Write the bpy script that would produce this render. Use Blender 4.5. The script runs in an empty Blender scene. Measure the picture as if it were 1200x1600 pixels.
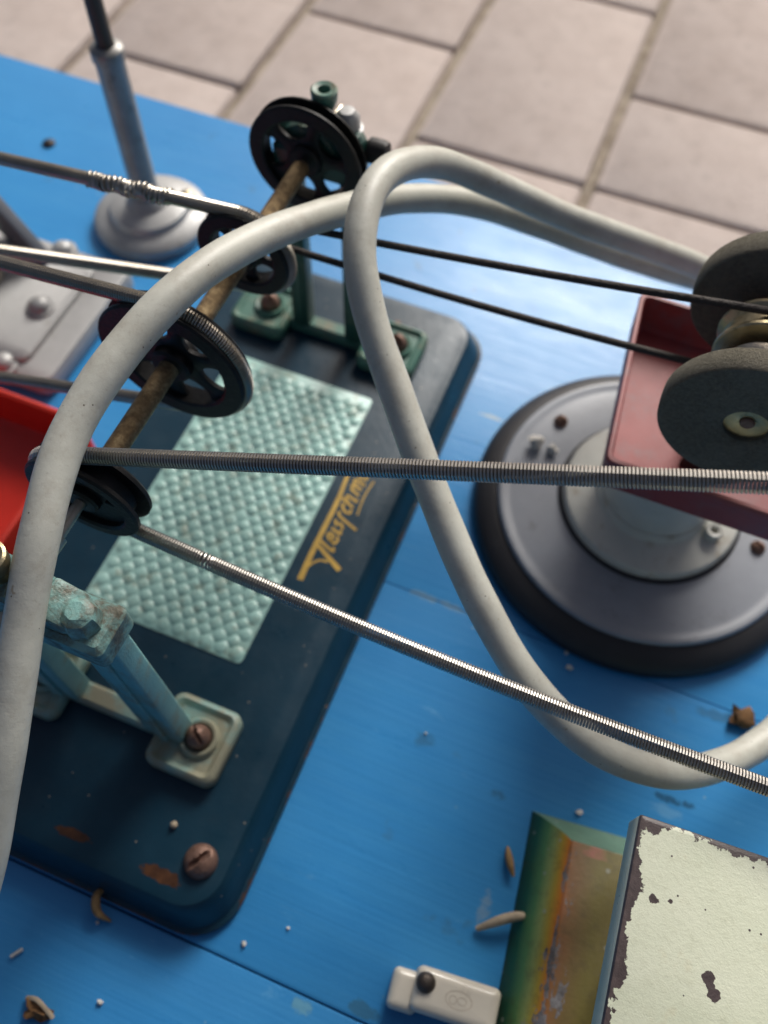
import bpy, bmesh, math, random
import numpy as np
from mathutils import Matrix, Vector

S = 0.01                      # everything below is written in centimetres
random.seed(7); rng = np.random.default_rng(7)
scene = bpy.context.scene
COL = scene.collection

# ------------------------------------------------------------------ camera
cam_d = bpy.data.cameras.new('camera'); cam = bpy.data.objects.new('camera', cam_d); COL.objects.link(cam)
MW = np.array([[0.92840623, 0.33437478, -0.1620351], [0.37096804, -0.80938482, 0.45527896], [0.02108505, -0.48279367, -0.87548027]])
mat4 = Matrix.Identity(4)
for i in range(3):
    mat4[i][0] = MW[i, 0]; mat4[i][1] = -MW[i, 1]; mat4[i][2] = -MW[i, 2]
mat4[2][3] = 25 * S
cam.matrix_world = mat4
cam_d.sensor_fit = 'VERTICAL'; cam_d.sensor_height = 36; cam_d.sensor_width = 27; cam_d.lens = 36 * 1350 / 1600
cam_d.clip_start = 0.005; cam_d.clip_end = 50
cam_d.dof.use_dof = True; cam_d.dof.focus_distance = 16.3 * S; cam_d.dof.aperture_fstop = 13.0
scene.camera = cam

# ------------------------------------------------------------------ light
world = bpy.data.worlds.new('World'); scene.world = world; world.use_nodes = True
wn = world.node_tree.nodes; wl = world.node_tree.links
SUN_EL, SUN_ROT = math.radians(35), math.radians(4)
sky = wn.new('ShaderNodeTexSky'); sky.sky_type = 'NISHITA'; sky.sun_disc = False
sky.sun_elevation = SUN_EL; sky.sun_rotation = SUN_ROT
sky.air_density = 0.55; sky.dust_density = 6.0; sky.ozone_density = 0.1
wl.new(sky.outputs['Color'], wn['Background'].inputs['Color']); wn['Background'].inputs['Strength'].default_value = 0.075
sun_d = bpy.data.lights.new('sun', 'SUN'); sun_d.energy = 3.2; sun_d.angle = math.radians(24); sun_d.color = (1, 0.975, 0.935)
sun = bpy.data.objects.new('sun', sun_d); COL.objects.link(sun)
sd = Vector((math.sin(SUN_ROT) * math.cos(SUN_EL), math.cos(SUN_ROT) * math.cos(SUN_EL), math.sin(SUN_EL)))
sun.rotation_euler = sd.to_track_quat('Z', 'Y').to_euler()
sun.location = (0, 1, 1.5)
scene.view_settings.view_transform = 'Standard'; scene.view_settings.look = 'None'
scene.view_settings.exposure = 0.1; scene.view_settings.gamma = 1
scene.render.engine = 'CYCLES'
scene.cycles.use_denoising = True
scene.cycles.max_bounces = 6

# ------------------------------------------------------------------ materials
class NT:
    def __init__(s, name):
        s.m = bpy.data.materials.new(name); s.m.use_nodes = True
        s.t = s.m.node_tree; s.n = s.t.nodes; s.l = s.t.links
        s.b = s.n['Principled BSDF']
        tc = s.n.new('ShaderNodeTexCoord'); mp = s.n.new('ShaderNodeMapping'); mp.inputs['Scale'].default_value = (100,) * 3
        s.l.new(tc.outputs['Object'], mp.inputs['Vector']); s.co = mp.outputs['Vector']
    def put(s, sock, v):
        if isinstance(v, bpy.types.NodeSocket): s.l.new(v, sock)
        elif isinstance(v, (tuple, list)) and len(v) == 3 and len(sock.default_value) == 4: sock.default_value = (*v, 1)
        else: sock.default_value = v
    def noise(s, scale=1, detail=4, rough=.6, vec=None, stretch=None, off=None):
        n = s.n.new('ShaderNodeTexNoise'); n.inputs['Scale'].default_value = scale
        n.inputs['Detail'].default_value = detail; n.inputs['Roughness'].default_value = rough
        v = vec or s.co
        if stretch or off:
            mp = s.n.new('ShaderNodeMapping')
            if stretch: mp.inputs['Scale'].default_value = stretch
            if off: mp.inputs['Location'].default_value = off
            s.l.new(v, mp.inputs['Vector']); v = mp.outputs['Vector']
        s.l.new(v, n.inputs['Vector']); return n.outputs['Fac']
    def vor(s, scale=1, vec=None):
        n = s.n.new('ShaderNodeTexVoronoi'); n.inputs['Scale'].default_value = scale
        s.l.new(vec or s.co, n.inputs['Vector']); return n.outputs['Distance']
    def ramp(s, fac, stops, interp='LINEAR'):
        r = s.n.new('ShaderNodeValToRGB'); cr = r.color_ramp; cr.interpolation = interp
        while len(cr.elements) < len(stops): cr.elements.new(.5)
        for e, (p, c) in zip(cr.elements, stops):
            e.position = p; e.color = (*c, 1) if not isinstance(c, (int, float)) else (c, c, c, 1)
        s.l.new(fac, r.inputs['Fac']); return r.outputs['Color']
    def math(s, op, a, b=0.0, c=0.0, clamp=False):
        n = s.n.new('ShaderNodeMath'); n.operation = op; n.use_clamp = clamp
        s.put(n.inputs[0], a); s.put(n.inputs[1], b); s.put(n.inputs[2], c); return n.outputs[0]
    def mix(s, fac, a, b, mode='MIX'):
        n = s.n.new('ShaderNodeMix'); n.data_type = 'RGBA'; n.blend_type = mode
        s.put(n.inputs['Factor'], fac); s.put(n.inputs['A'], a); s.put(n.inputs['B'], b); return n.outputs['Result']
    def xyz(s, vec=None):
        n = s.n.new('ShaderNodeSeparateXYZ'); s.l.new(vec or s.co, n.inputs[0]); return n.outputs
    def bump(s, h, strength=.3, dist=.0005, prev=None):
        n = s.n.new('ShaderNodeBump'); n.inputs['Strength'].default_value = strength; n.inputs['Distance'].default_value = dist
        s.l.new(h, n.inputs['Height'])
        if prev: s.l.new(prev, n.inputs['Normal'])
        return n.outputs['Normal']
    def out(s, col, rough=.5, metal=0., normal=None, coat=0., spec=None):
        b = s.b.inputs
        s.put(b['Base Color'], col); s.put(b['Roughness'], rough); s.put(b['Metallic'], metal)
        if normal: s.l.new(normal, b['Normal'])
        if coat: b['Coat Weight'].default_value = coat; b['Coat Roughness'].default_value = .15
        if spec is not None: b['Specular IOR Level'].default_value = spec
        return s.m

def worn(name, col, rough=.45, metal=0., var=.18, vscale=.6, dirt=None, damt=.45, dscale=.8, bump=.15, bscale=14, bdist=.0004, spec=None, coat=0., rvar=.12):
    """paint or metal with slow tone changes, patches of grime and a fine uneven skin"""
    t = NT(name)
    n1 = t.noise(vscale, 5, .65)
    c = t.ramp(n1, [(.25, tuple(x * (1 - var) for x in col)), (.75, tuple(min(1, x * (1 + var)) for x in col))])
    if dirt:
        n2 = t.noise(dscale, 7, .72, off=(3.1, 7.7, 1.3))
        c = t.mix(t.ramp(n2, [(damt, 0.), (damt + .16, .85)]), c, dirt)
    n3 = t.noise(bscale, 4, .6)
    r = t.math('ADD', rough - rvar / 2, t.math('MULTIPLY', t.noise(vscale * 3, 5, .7, off=(9, 2, 4)), rvar))
    return t.out(c, r, metal, t.bump(n3, bump, bdist), spec=spec, coat=coat)

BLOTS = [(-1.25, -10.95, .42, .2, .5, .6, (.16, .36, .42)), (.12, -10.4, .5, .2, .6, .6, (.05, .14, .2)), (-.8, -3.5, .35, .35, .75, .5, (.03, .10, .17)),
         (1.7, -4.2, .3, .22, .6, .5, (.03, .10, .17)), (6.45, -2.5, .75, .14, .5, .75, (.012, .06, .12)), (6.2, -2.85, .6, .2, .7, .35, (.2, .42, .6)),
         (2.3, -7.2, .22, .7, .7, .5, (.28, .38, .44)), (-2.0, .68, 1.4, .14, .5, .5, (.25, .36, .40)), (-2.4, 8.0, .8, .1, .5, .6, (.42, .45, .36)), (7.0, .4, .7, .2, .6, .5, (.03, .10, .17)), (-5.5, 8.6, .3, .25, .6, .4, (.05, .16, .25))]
def mat_board():
    t = NT('blue_board_paint')
    g = t.noise(1.0, 6, .7, stretch=(.22, 3.2, 1))
    g2 = t.noise(1.0, 3, .5, stretch=(.12, 9, 1))
    c = t.ramp(t.noise(.16, 5, .6), [(.3, (.030, .215, .50)), (.7, (.042, .258, .57))])
    c = t.mix(t.ramp(g, [(.4, 0.), (.8, .22)]), c, (.09, .36, .62))
    c = t.mix(t.ramp(g2, [(.55, 0.), (.8, .14)]), c, (.03, .20, .42))
    sc = t.noise(1.0, 8, .75, stretch=(.5, 1.4, 1), off=(4, 1, 0))
    c = t.mix(t.ramp(sc, [(.62, 0.), (.72, .5)]), c, (.16, .42, .66))
    st = t.noise(.75, 4, .5, off=(11, 3, 0))
    c = t.mix(t.ramp(st, [(.68, 0.), (.76, .55)]), c, (.06, .12, .17))
    fl = t.ramp(t.vor(.9), [(.03, .9), (.05, 0.)])
    fl = t.math('MULTIPLY', fl, t.ramp(t.noise(.4, 2, .5, off=(5, 5, 5)), [(.5, 0.), (.56, 1.)]))
    c = t.mix(fl, c, (.25, .42, .52))
    x, y, z = t.xyz(); wob = t.math('SUBTRACT', t.noise(1.6, 6, .72, off=(3, 9, 1)), .5)
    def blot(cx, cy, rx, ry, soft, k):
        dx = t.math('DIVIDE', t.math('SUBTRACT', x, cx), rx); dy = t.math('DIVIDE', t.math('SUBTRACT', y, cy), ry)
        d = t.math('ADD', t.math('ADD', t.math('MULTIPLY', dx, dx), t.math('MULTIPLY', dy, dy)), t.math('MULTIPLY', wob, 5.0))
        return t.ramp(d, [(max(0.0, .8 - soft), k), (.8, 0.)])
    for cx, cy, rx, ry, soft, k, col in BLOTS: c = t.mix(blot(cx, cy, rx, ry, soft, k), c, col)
    gr = t.noise(14, 5, .8, off=(2, 7, 3)); c = t.mix(t.ramp(gr, [(.60, 0.), (.72, .35)]), c, (.02, .13, .30))
    scr = t.noise(1.0, 4, .6, stretch=(.35, 11, 1), off=(8, 2, 0)); c = t.mix(t.ramp(scr, [(.68, 0.), (.74, .35)]), c, (.16, .40, .62))
    r = t.ramp(t.noise(.5, 5, .7, stretch=(.5, 1.5, 1)), [(.3, .24), (.75, .42)])
    nb = t.bump(g2, .16, .0005); nb = t.bump(t.noise(9, 4, .6), .10, .0004, nb)
    return t.out(c, r, 0, nb, spec=.24)

def mat_paver():
    t = NT('pinkish_concrete_paver')
    oi = t.n.new('ShaderNodeObjectInfo')
    c = t.ramp(t.noise(.35, 6, .7), [(.28, (.45, .365, .32)), (.72, (.61, .52, .47))])
    c = t.mix(t.math('MULTIPLY', oi.outputs['Random'], .3), c, (.58, .51, .47))
    c = t.mix(t.ramp(t.noise(.9, 6, .75, off=(2, 8, 1)), [(.5, 0.), (.75, .5)]), c, (.34, .28, .25))
    c = t.mix(t.ramp(t.vor(5), [(.05, .6), (.2, 0.)]), c, (.28, .22, .19))
    return t.out(c, .85, 0, t.bump(t.noise(3.5, 7, .7), .5, .002))

SPOTS = [(1.72, -2.5, .12), (1.86, -2.74, .12), (1.79, -2.62, .08), (.51, -1.5, .085), (.84, -1.43, .035)]
def mat_box():
    """pale green enamel, flaked to a dark brown primer along two edges and in a few spots"""
    t = NT('flaked_pale_green_enamel')
    x, y, z = t.xyz()
    n = t.noise(1.6, 7, .68); n2 = t.noise(5, 5, .7, off=(3, 3, 3))
    e = t.math('ADD', t.math('MULTIPLY', n, .95), t.math('MULTIPLY', n2, .25))
    left = t.math('LESS_THAN', x, t.math('SUBTRACT', e, .43))
    back = t.math('LESS_THAN', t.math('MULTIPLY', y, -1.0), t.math('MULTIPLY', t.math('SUBTRACT', t.noise(.9, 7, .68, off=(7, 1, 2)), .41), 3.0))
    spots = t.ramp(t.noise(1.1, 3, .55, off=(2.6, 5.2, 0)), [(.735, 0.), (.74, 1.)])
    def spot(cx, cy, r):
        dx = t.math('SUBTRACT', x, cx); dy = t.math('SUBTRACT', y, cy)
        d = t.math('SQRT', t.math('ADD', t.math('MULTIPLY', dx, dx), t.math('MULTIPLY', dy, dy)))
        return t.math('LESS_THAN', t.math('ADD', d, t.math('MULTIPLY', t.math('SUBTRACT', n2, .5), .22)), r)
    for q in SPOTS: spots = t.math('MAXIMUM', spots, spot(*q))
    pin = t.math('MULTIPLY', t.math('LESS_THAN', t.vor(3.2), .075), t.math('GREATER_THAN', t.noise(1.3, 2, .5, off=(8, 8, 8)), .5))
    chip = t.math('MAXIMUM', t.math('MAXIMUM', left, back), t.math('MAXIMUM', spots, pin))
    side = t.math('LESS_THAN', z, 6.9)
    chip = t.math('MULTIPLY', chip, t.math('SUBTRACT', 1.0, t.math('MULTIPLY', side, t.math('LESS_THAN', t.noise(2.2, 5, .7), .66))))
    paint = t.ramp(t.noise(.5, 5, .6), [(.3, (.56, .60, .45)), (.7, (.67, .70, .55))])
    paint = t.mix(t.ramp(t.noise(4, 6, .75), [(.5, 0.), (.72, .4)]), paint, (.40, .42, .28))
    paint = t.mix(t.ramp(t.noise(.8, 4, .6, off=(1, 9, 4)), [(.62, 0.), (.72, .35)]), paint, (.50, .40, .22))
    c = t.mix(chip, paint, t.ramp(n2, [(.3, (.045, .032, .033)), (.7, (.085, .062, .06))]))
    h = t.math('SUBTRACT', 1.0, chip)
    nb = t.bump(h, .55, .0006); nb = t.bump(t.noise(8, 5, .7), .22, .0005, nb); nb = t.bump(t.noise(26, 3, .6), .2, .0003, nb)
    return t.out(c, .42, 0, nb)

def mat_litho(kind):
    t = NT('printed_tin_' + kind)
    x, y, z = t.xyz()
    wob = t.math('MULTIPLY', t.math('SUBTRACT', t.noise(.5, 4, .6), .5), .16)
    chipn = t.noise(1.0, 7, .72, stretch=(2.2, .8, 1), off=(2, 2, 2))
    if kind == 'slope':      # green at the foot turning yellow then orange at the ridge
        f = t.math('ADD', t.math('DIVIDE', x, 1.0), wob)
        c = t.ramp(f, [(0, (.012, .05, .04)), (.22, (.02, .11, .06)), (.42, (.11, .26, .09)), (.6, (.30, .36, .11)), (.76, (.42, .30, .04)), (.92, (.52, .17, .02)), (1, (.45, .13, .03))])
        nearridge = t.ramp(f, [(.55, 0.), (.86, .08), (.98, .30)])
        chip = t.math('GREATER_THAN', t.math('ADD', chipn, nearridge), .74)
        grow = t.math('GREATER_THAN', t.math('ADD', t.math('ADD', chipn, nearridge), t.math('MULTIPLY', y, -.06)), .90)
        chip = t.math('MAXIMUM', chip, grow)
    elif kind == 'back':
        c = t.ramp(t.noise(.7, 4, .6), [(.3, (.10, .20, .13)), (.7, (.17, .30, .20))])
        chip = t.math('GREATER_THAN', chipn, .68)
    else:                    # reddish brown beside the ridge, olive beyond
        f = t.math('ADD', t.math('MULTIPLY', t.math('SUBTRACT', x, .95), .55), t.math('MULTIPLY', wob, 2.0))
        c = t.ramp(f, [(0, (.36, .12, .035)), (.1, (.26, .12, .05)), (.3, (.20, .13, .045)), (.5, (.19, .155, .035))])
        c = t.mix(t.ramp(t.noise(.6, 5, .7, off=(6, 1, 0)), [(.4, 0.), (.7, .5)]), c, (.13, .11, .03))
        red = t.math('MULTIPLY', t.ramp(t.noise(.9, 3, .5, off=(1, 4, 0)), [(.5, 0.), (.6, .8)]), t.math('GREATER_THAN', y, -1.0))
        c = t.mix(red, c, (.42, .13, .10))
        near = t.ramp(f, [(0, .22), (.35, 0.)])
        chip = t.math('GREATER_THAN', t.math('ADD', chipn, t.math('ADD', near, t.math('MULTIPLY', y, -.03))), .79)
    c = t.mix(chip, c, t.ramp(t.noise(3, 5, .7), [(.35, (.05, .045, .05)), (.65, (.27, .27, .28))]))
    c = t.mix(t.ramp(t.noise(2.2, 7, .78, off=(5, 5, 1)), [(.5, 0.), (.74, .55)]), c, (.07, .06, .03))
    sp = t.math('MULTIPLY', t.math('LESS_THAN', t.vor(1.6), .09), .6)
    c = t.mix(sp, c, (.35, .38, .33))
    nb = t.bump(t.math('SUBTRACT', 1.0, chip), .4, .0005); nb = t.bump(t.noise(6, 5, .7), .2, .0005, nb)
    return t.out(c, .46, 0, nb, spec=.35)

def mat_cable():
    t = NT('grimy_grey_cable_sheath')
    c = t.ramp(t.noise(.5, 5, .65), [(.3, (.42, .42, .365)), (.7, (.55, .555, .49))])
    c = t.mix(t.ramp(t.noise(1.1, 7, .78, off=(4, 2, 7)), [(.5, 0.), (.74, .45)]), c, (.30, .25, .19))
    c = t.mix(t.ramp(t.noise(2.6, 3, .6, off=(1, 1, 7)), [(.71, 0.), (.76, .7)]), c, (.26, .20, .12))
    c = t.mix(t.ramp(t.noise(9, 6, .8, off=(6, 3, 2)), [(.56, 0.), (.7, .4)]), c, (.25, .21, .16))
    sp = t.math('MULTIPLY', t.math('LESS_THAN', t.vor(4.5), .08), t.math('GREATER_THAN', t.noise(1.5, 2, .5), .52))
    c = t.mix(sp, c, (.12, .10, .08))
    nb = t.bump(t.noise(3, 6, .75), .22, .0006); nb = t.bump(t.noise(30, 3, .6), .12, .0002, nb)
    return t.out(c, t.ramp(t.noise(2, 4, .6), [(.3, .36), (.7, .52)]), 0, nb)

def mat_plate():
    t = NT('dark_blue_plate_enamel')
    c = t.ramp(t.noise(.3, 5, .6), [(.3, (.003, .022, .040)), (.7, (.008, .040, .068))])
    c = t.mix(t.ramp(t.noise(.8, 6, .7, off=(3, 1, 2)), [(.5, 0.), (.8, .35)]), c, (.035, .062, .08))
    rust = t.ramp(t.noise(.55, 6, .66, off=(7.3, 4.4, 0)), [(.70, 0.), (.715, 1.)])
    x, y, z = t.xyz(); w_ = t.math('MULTIPLY', t.math('SUBTRACT', t.noise(1.8, 5, .7, off=(2, 5, 9)), .5), 1.1)
    for cx, cy, rx, ry in ((3.45, -9.98, .42, .2), (2.95, -9.98, .34, .17), (.6, -9.95, .6, .14)):
        dx = t.math('DIVIDE', t.math('SUBTRACT', x, cx), rx); dy = t.math('DIVIDE', t.math('SUBTRACT', y, cy), ry)
        d = t.math('ADD', t.math('ADD', t.math('MULTIPLY', dx, dx), t.math('MULTIPLY', dy, dy)), t.math('MULTIPLY', w_, 4.5))
        rust = t.math('MAXIMUM', rust, t.math('LESS_THAN', d, .9))
    rust = t.math('MAXIMUM', rust, t.math('MULTIPLY', t.math('LESS_THAN', t.math('ADD', z, t.math('MULTIPLY', w_, .3)), .2), .7))
    c = t.mix(rust, c, t.ramp(t.noise(4, 5, .7), [(.3, (.045, .02, .011)), (.7, (.11, .048, .022))]))
    sp = t.math('MULTIPLY', t.math('LESS_THAN', t.vor(2.2), .06), t.math('GREATER_THAN', t.noise(.7, 2, .5, off=(1, 2, 3)), .52))
    c = t.mix(sp, c, (.22, .2, .17))
    r = t.ramp(t.noise(.9, 6, .7), [(.3, .25), (.7, .48)])
    return t.out(c, r, 0, t.bump(t.noise(5, 5, .65), .14, .0006), spec=.33)

def mat_wheel():
    t = NT('gritty_grinding_stone')
    c = t.ramp(t.noise(9, 6, .8), [(.3, (.085, .079, .056)), (.7, (.21, .19, .14))])
    c = t.mix(t.ramp(t.noise(1.2, 5, .7), [(.45, 0.), (.75, .5)]), c, (.24, .22, .175))
    return t.out(c, .9, 0, t.bump(t.noise(16, 5, .8), .8, .0014))

def mat_rod():
    t = NT('tarnished_rusty_rod')
    n = t.noise(5, 7, .8)
    c = t.ramp(n, [(.3, (.07, .042, .018)), (.5, (.23, .155, .075)), (.72, (.50, .39, .22))])
    return t.out(c, t.ramp(n, [(.3, .62), (.7, .36)]), t.ramp(n, [(.3, .25), (.7, .85)]), t.bump(t.noise(14, 6, .8), .55, .0009))

MAT = dict(
    board=mat_board(), paver=mat_paver(), box=mat_box(), slope=mat_litho('slope'), top=mat_litho('top'), back=mat_litho('back'),
    cable=mat_cable(), plate=mat_plate(), stone=mat_wheel(), rod=mat_rod(),
    bed=worn('dark_bedding', (.035, .028, .024), .95, bump=.6, bdist=.002),
    sand=worn('joint_sand', (.43, .365, .29), .95, var=.25, vscale=.8, bump=.6, bdist=.002, dirt=(.26, .21, .16)),
    wood=worn('bare_batten_wood', (.28, .19, .11), .7),
    mint=worn('pale_mint_tread_print', (.31, .52, .475), .34, var=.14, vscale=.5, dirt=(.26, .30, .23), damt=.52, dscale=1.6, bump=.15),
    stand=worn('turquoise_stand_paint', (.19, .39, .385), .42, var=.18, dirt=(.24, .20, .12), damt=.5, dscale=.75, bump=.25, bdist=.0007),
    footdirt=worn('dirt_washed_turquoise', (.21, .37, .34), .42, var=.18, dirt=(.29, .255, .165), damt=.40, dscale=.7, bump=.25, bdist=.0007),
    grimy=worn('grime_caked_turquoise', (.17, .33, .31), .48, var=.25, vscale=1.4, dirt=(.10, .07, .04), damt=.41, dscale=1.6, bump=.4, bscale=5, bdist=.0010),
    green=worn('dark_green_stand_paint', (.016, .062, .05), .36, var=.25, dirt=(.16, .15, .10), damt=.56, dscale=.8, bump=.2),
    greenlip=worn('pale_green_foot_paint', (.06, .16, .125), .4, var=.25, dirt=(.20, .17, .11), damt=.5, dscale=1.0, bump=.25),
    black=worn('black_pulley_enamel', (.009, .009, .009), .5, var=.4, vscale=2, dirt=(.05, .045, .04), damt=.62, dscale=2.5, bump=.3, bscale=9, bdist=.0005, spec=.3),
    steel=worn('bright_spring_steel', (.37, .352, .325), .40, 1.0, var=.14, vscale=.8, bump=0),
    dull=worn('dull_spring_steel', (.40, .37, .32), .36, 1.0, var=.2, vscale=.8, bump=0),
    journal=worn('worn_bright_steel', (.5, .45, .36), .32, .9, dirt=(.1, .07, .04), damt=.55, dscale=3, bump=.3),
    brass=worn('tarnished_brass', (.46, .39, .24), .34, .9, var=.3, vscale=2, dirt=(.10, .08, .045), damt=.56, dscale=2.5, bump=.3),
    screw=worn('brown_rusty_screw', (.20, .115, .085), .5, .4, var=.3, vscale=3, dirt=(.08, .045, .03), damt=.5, dscale=4, bump=.5, bscale=8),
    gold=worn('worn_gold_lettering', (.52, .33, .06), .45, 0., var=.25, vscale=3, dirt=(.16, .13, .06), damt=.62, dscale=4, bump=.05),
    rubber=worn('black_base_ring', (.018, .018, .021), .5, var=.3, dirt=(.05, .05, .05), damt=.6, bump=.15),
    grey=worn('blue_grey_base_enamel', (.235, .255, .29), .36, var=.12, vscale=.6, dirt=(.15, .15, .155), damt=.58, dscale=1.2, bump=.1),
    cream=worn('stained_offwhite_enamel', (.54, .545, .50), .36, var=.12, dirt=(.24, .17, .09), damt=.56, dscale=.9, bump=.12),
    red=worn('faded_red_tray_paint', (.26, .042, .042), .5, var=.2, dirt=(.19, .085, .09), damt=.5, dscale=.6, bump=.1),
    bright_red=worn('bright_red_tray_paint', (.50, .025, .012), .38, var=.1, bump=.08),
    cord=worn('dark_drive_cord', (.035, .028, .024), .75, var=.3, vscale=3, bump=.6, bscale=10, bdist=.001),
    silver=worn('silver_grey_casting', (.40, .405, .40), .42, .25, var=.12, dirt=(.25, .225, .19), damt=.6, dscale=.5, bump=.2),
    slate=worn('slate_grey_strut', (.16, .175, .20), .4, .2, bump=.12),
    tan=worn('tan_grey_casting', (.25, .225, .19), .5, .1, var=.2, bump=.2),
    post=worn('weathered_grey_post', (.30, .295, .28), .42, .3, var=.25, vscale=.9, dirt=(.10, .085, .07), damt=.56, dscale=1.2, bump=.3, bscale=6),
    postdark=worn('dark_post_metal', (.075, .07, .065), .45, .5, bump=.3),
    porcelain=worn('ivory_porcelain', (.70, .655, .55), .16, var=.05, vscale=.5, dirt=(.45, .40, .31), damt=.62, dscale=1.0, bump=.04, rvar=.1),
    mark=worn('fired_brown_mark', (.56, .50, .40), .4),
    balls=worn('dark_screw_head', (.085, .07, .06), .38, .6, var=.3, vscale=4, bump=.5),
    husk=worn('dry_brown_husk', (.28, .17, .07), .7, var=.4, vscale=4, bump=.5),
    bark=worn('brown_wood_crumb', (.17, .085, .03), .8, var=.6, vscale=5, bump=.7),
    chip=worn('pale_wood_sliver', (.42, .34, .24), .7, var=.35, vscale=3, bump=.4),
    crumb=worn('pale_crumb', (.62, .60, .55), .7, var=.2, vscale=3, bump=.3),
    nail=worn('dark_nail', (.04, .035, .035), .5, .5),
    inner=worn('dark_tin_body', (.05, .05, .045), .6),
)

# ------------------------------------------------------------------ mesh helpers (world centimetres)
def base_of(o):
    b = Vector((0, 0, 0))
    while o is not None:
        b += Vector(o.get('_base', (0, 0, 0))); o = o.parent
    return b

def link(name, me, mat, parent=None, smooth=35):
    if me.materials: me.materials.clear()
    me.materials.append(mat)
    if smooth:
        for p in me.polygons: p.use_smooth = True
        me.set_sharp_from_angle(angle=math.radians(smooth))
    o = bpy.data.objects.new(name, me); COL.objects.link(o)
    if parent is not None: o.parent = parent
    return o

def mesh(name, V, F, mat, parent=None, smooth=35):
    """V in world cm; the object's origin is its thing's base"""
    b = base_of(parent)
    me = bpy.data.meshes.new(name)
    A = (np.asarray(V, float) - np.array(b)) * S
    me.from_pydata(A.tolist(), [], [list(map(int, f)) for f in F]); me.validate(); me.update()
    bm = bmesh.new(); bm.from_mesh(me); bmesh.ops.recalc_face_normals(bm, faces=bm.faces); bm.to_mesh(me); bm.free()
    return link(name, me, mat, parent, smooth)

def empty(name, base, label=None, cat=None, group=None):
    o = bpy.data.objects.new(name, None); COL.objects.link(o); o.empty_display_size = .01
    o.location = Vector(base) * S; o['_base'] = tuple(float(v) for v in base)
    if label: tag(o, label, cat, group)
    return o

def tag(o, label=None, cat=None, group=None, kind=None):
    if label: o['label'] = label
    if cat: o['category'] = cat
    if group: o['group'] = group
    if kind: o['kind'] = kind
    return o

def rbox(c, size, r=.05, seg=2, rot=None):
    bm = bmesh.new(); bmesh.ops.create_cube(bm, size=1)
    for v in bm.verts: v.co = Vector((v.co.x * size[0], v.co.y * size[1], v.co.z * size[2]))
    if r: bmesh.ops.bevel(bm, geom=bm.edges[:], offset=r, segments=seg, affect='EDGES', profile=.5)
    if rot is not None: bmesh.ops.transform(bm, matrix=rot.to_4x4(), verts=bm.verts)
    V = [v.co + Vector(c) for v in bm.verts]; bm.verts.index_update()
    F = [[v.index for v in f.verts] for f in bm.faces]; bm.free(); return V, F

def lathe(profile, n=48, c=(0, 0, 0), axis='Z', closed=False):
    """profile of (radius, height) turned about an axis; ends with radius 0 close themselves"""
    V, F, rings = [], [], []
    for r, h in profile:
        if r < 1e-6: rings.append([len(V)]); V.append((0, 0, h)); continue
        rings.append(list(range(len(V), len(V) + n)))
        V += [(r * math.cos(2 * math.pi * k / n), r * math.sin(2 * math.pi * k / n), h) for k in range(n)]
    pairs = list(zip(rings, rings[1:])) + ([(rings[-1], rings[0])] if closed else [])
    for a, b in pairs:
        for k in range(n):
            k2 = (k + 1) % n
            if len(a) == 1 and len(b) == 1: continue
            if len(a) == 1: F.append([a[0], b[k], b[k2]])
            elif len(b) == 1: F.append([a[k], a[k2], b[0]])
            else: F.append([a[k], a[k2], b[k2], b[k]])
    if axis == 'Y': V = [(x, h, y) for x, y, h in V]
    return [(x + c[0], y + c[1], z + c[2]) for x, y, z in V], F

def rrect(x0, x1, y0, y1, r, n=6):
    P = []
    for cx, cy, a0 in ((x1 - r, y1 - r, 0), (x0 + r, y1 - r, 90), (x0 + r, y0 + r, 180), (x1 - r, y0 + r, 270)):
        for k in range(n + 1):
            a = math.radians(a0 + 90 * k / n); P.append((cx + r * math.cos(a), cy + r * math.sin(a)))
    return P

def stack(loops, cap0=True, cap1=True):
    V, F = [], []; n = len(loops[0])
    for L in loops: V += L
    for i in range(len(loops) - 1):
        for k in range(n):
            k2 = (k + 1) % n
            F.append([i * n + k, i * n + k2, (i + 1) * n + k2, (i + 1) * n + k])
    if cap0: F.append(list(range(n))[::-1])
    if cap1: F.append(list(range((len(loops) - 1) * n, len(loops) * n)))
    return V, F

def rr_stack(x0, x1, y0, y1, r, prof, n=6, shift=0.0):
    """rounded rectangle lofted through (inset, z) pairs"""
    return stack([[(px, py, z) for px, py in rrect(x0 + i, x1 - i, y0 + i, y1 - i, max(.02, r - i * .6), n)] for i, z in prof])

def catmull(P, per=14):
    P = [np.array(p, float) for p in P]; P = [2 * P[0] - P[1]] + P + [2 * P[-1] - P[-2]]; out = []
    for i in range(1, len(P) - 2):
        a, b, c, d = P[i - 1:i + 3]
        for k in range(per):
            t = k / per
            out.append(.5 * ((2 * b) + (-a + c) * t + (2 * a - 5 * b + 4 * c - d) * t * t + (-a + 3 * b - 3 * c + d) * t ** 3))
    out.append(P[-2]); return np.array(out)

def resample(P, step):
    P = np.asarray(P, float); d = np.r_[0, np.cumsum(np.linalg.norm(np.diff(P, axis=0), axis=1))]
    n = max(2, int(d[-1] / step)); s = np.linspace(0, d[-1], n)
    return np.c_[[np.interp(s, d, P[:, i]) for i in range(3)]].T, s

def frames(P):
    T = np.gradient(P, axis=0); T /= np.linalg.norm(T, axis=1)[:, None]
    u = np.cross(T[0], [0.0, 0.0, 1.0]); 
    if np.linalg.norm(u) < .05: u = np.cross(T[0], [0.0, 1.0, 0.0])
    u /= np.linalg.norm(u); U = [u]
    for t in T[1:]:
        u = u - u.dot(t) * t; u /= np.linalg.norm(u); U.append(u)
    U = np.array(U); return T, U, np.cross(T, U)

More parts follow.
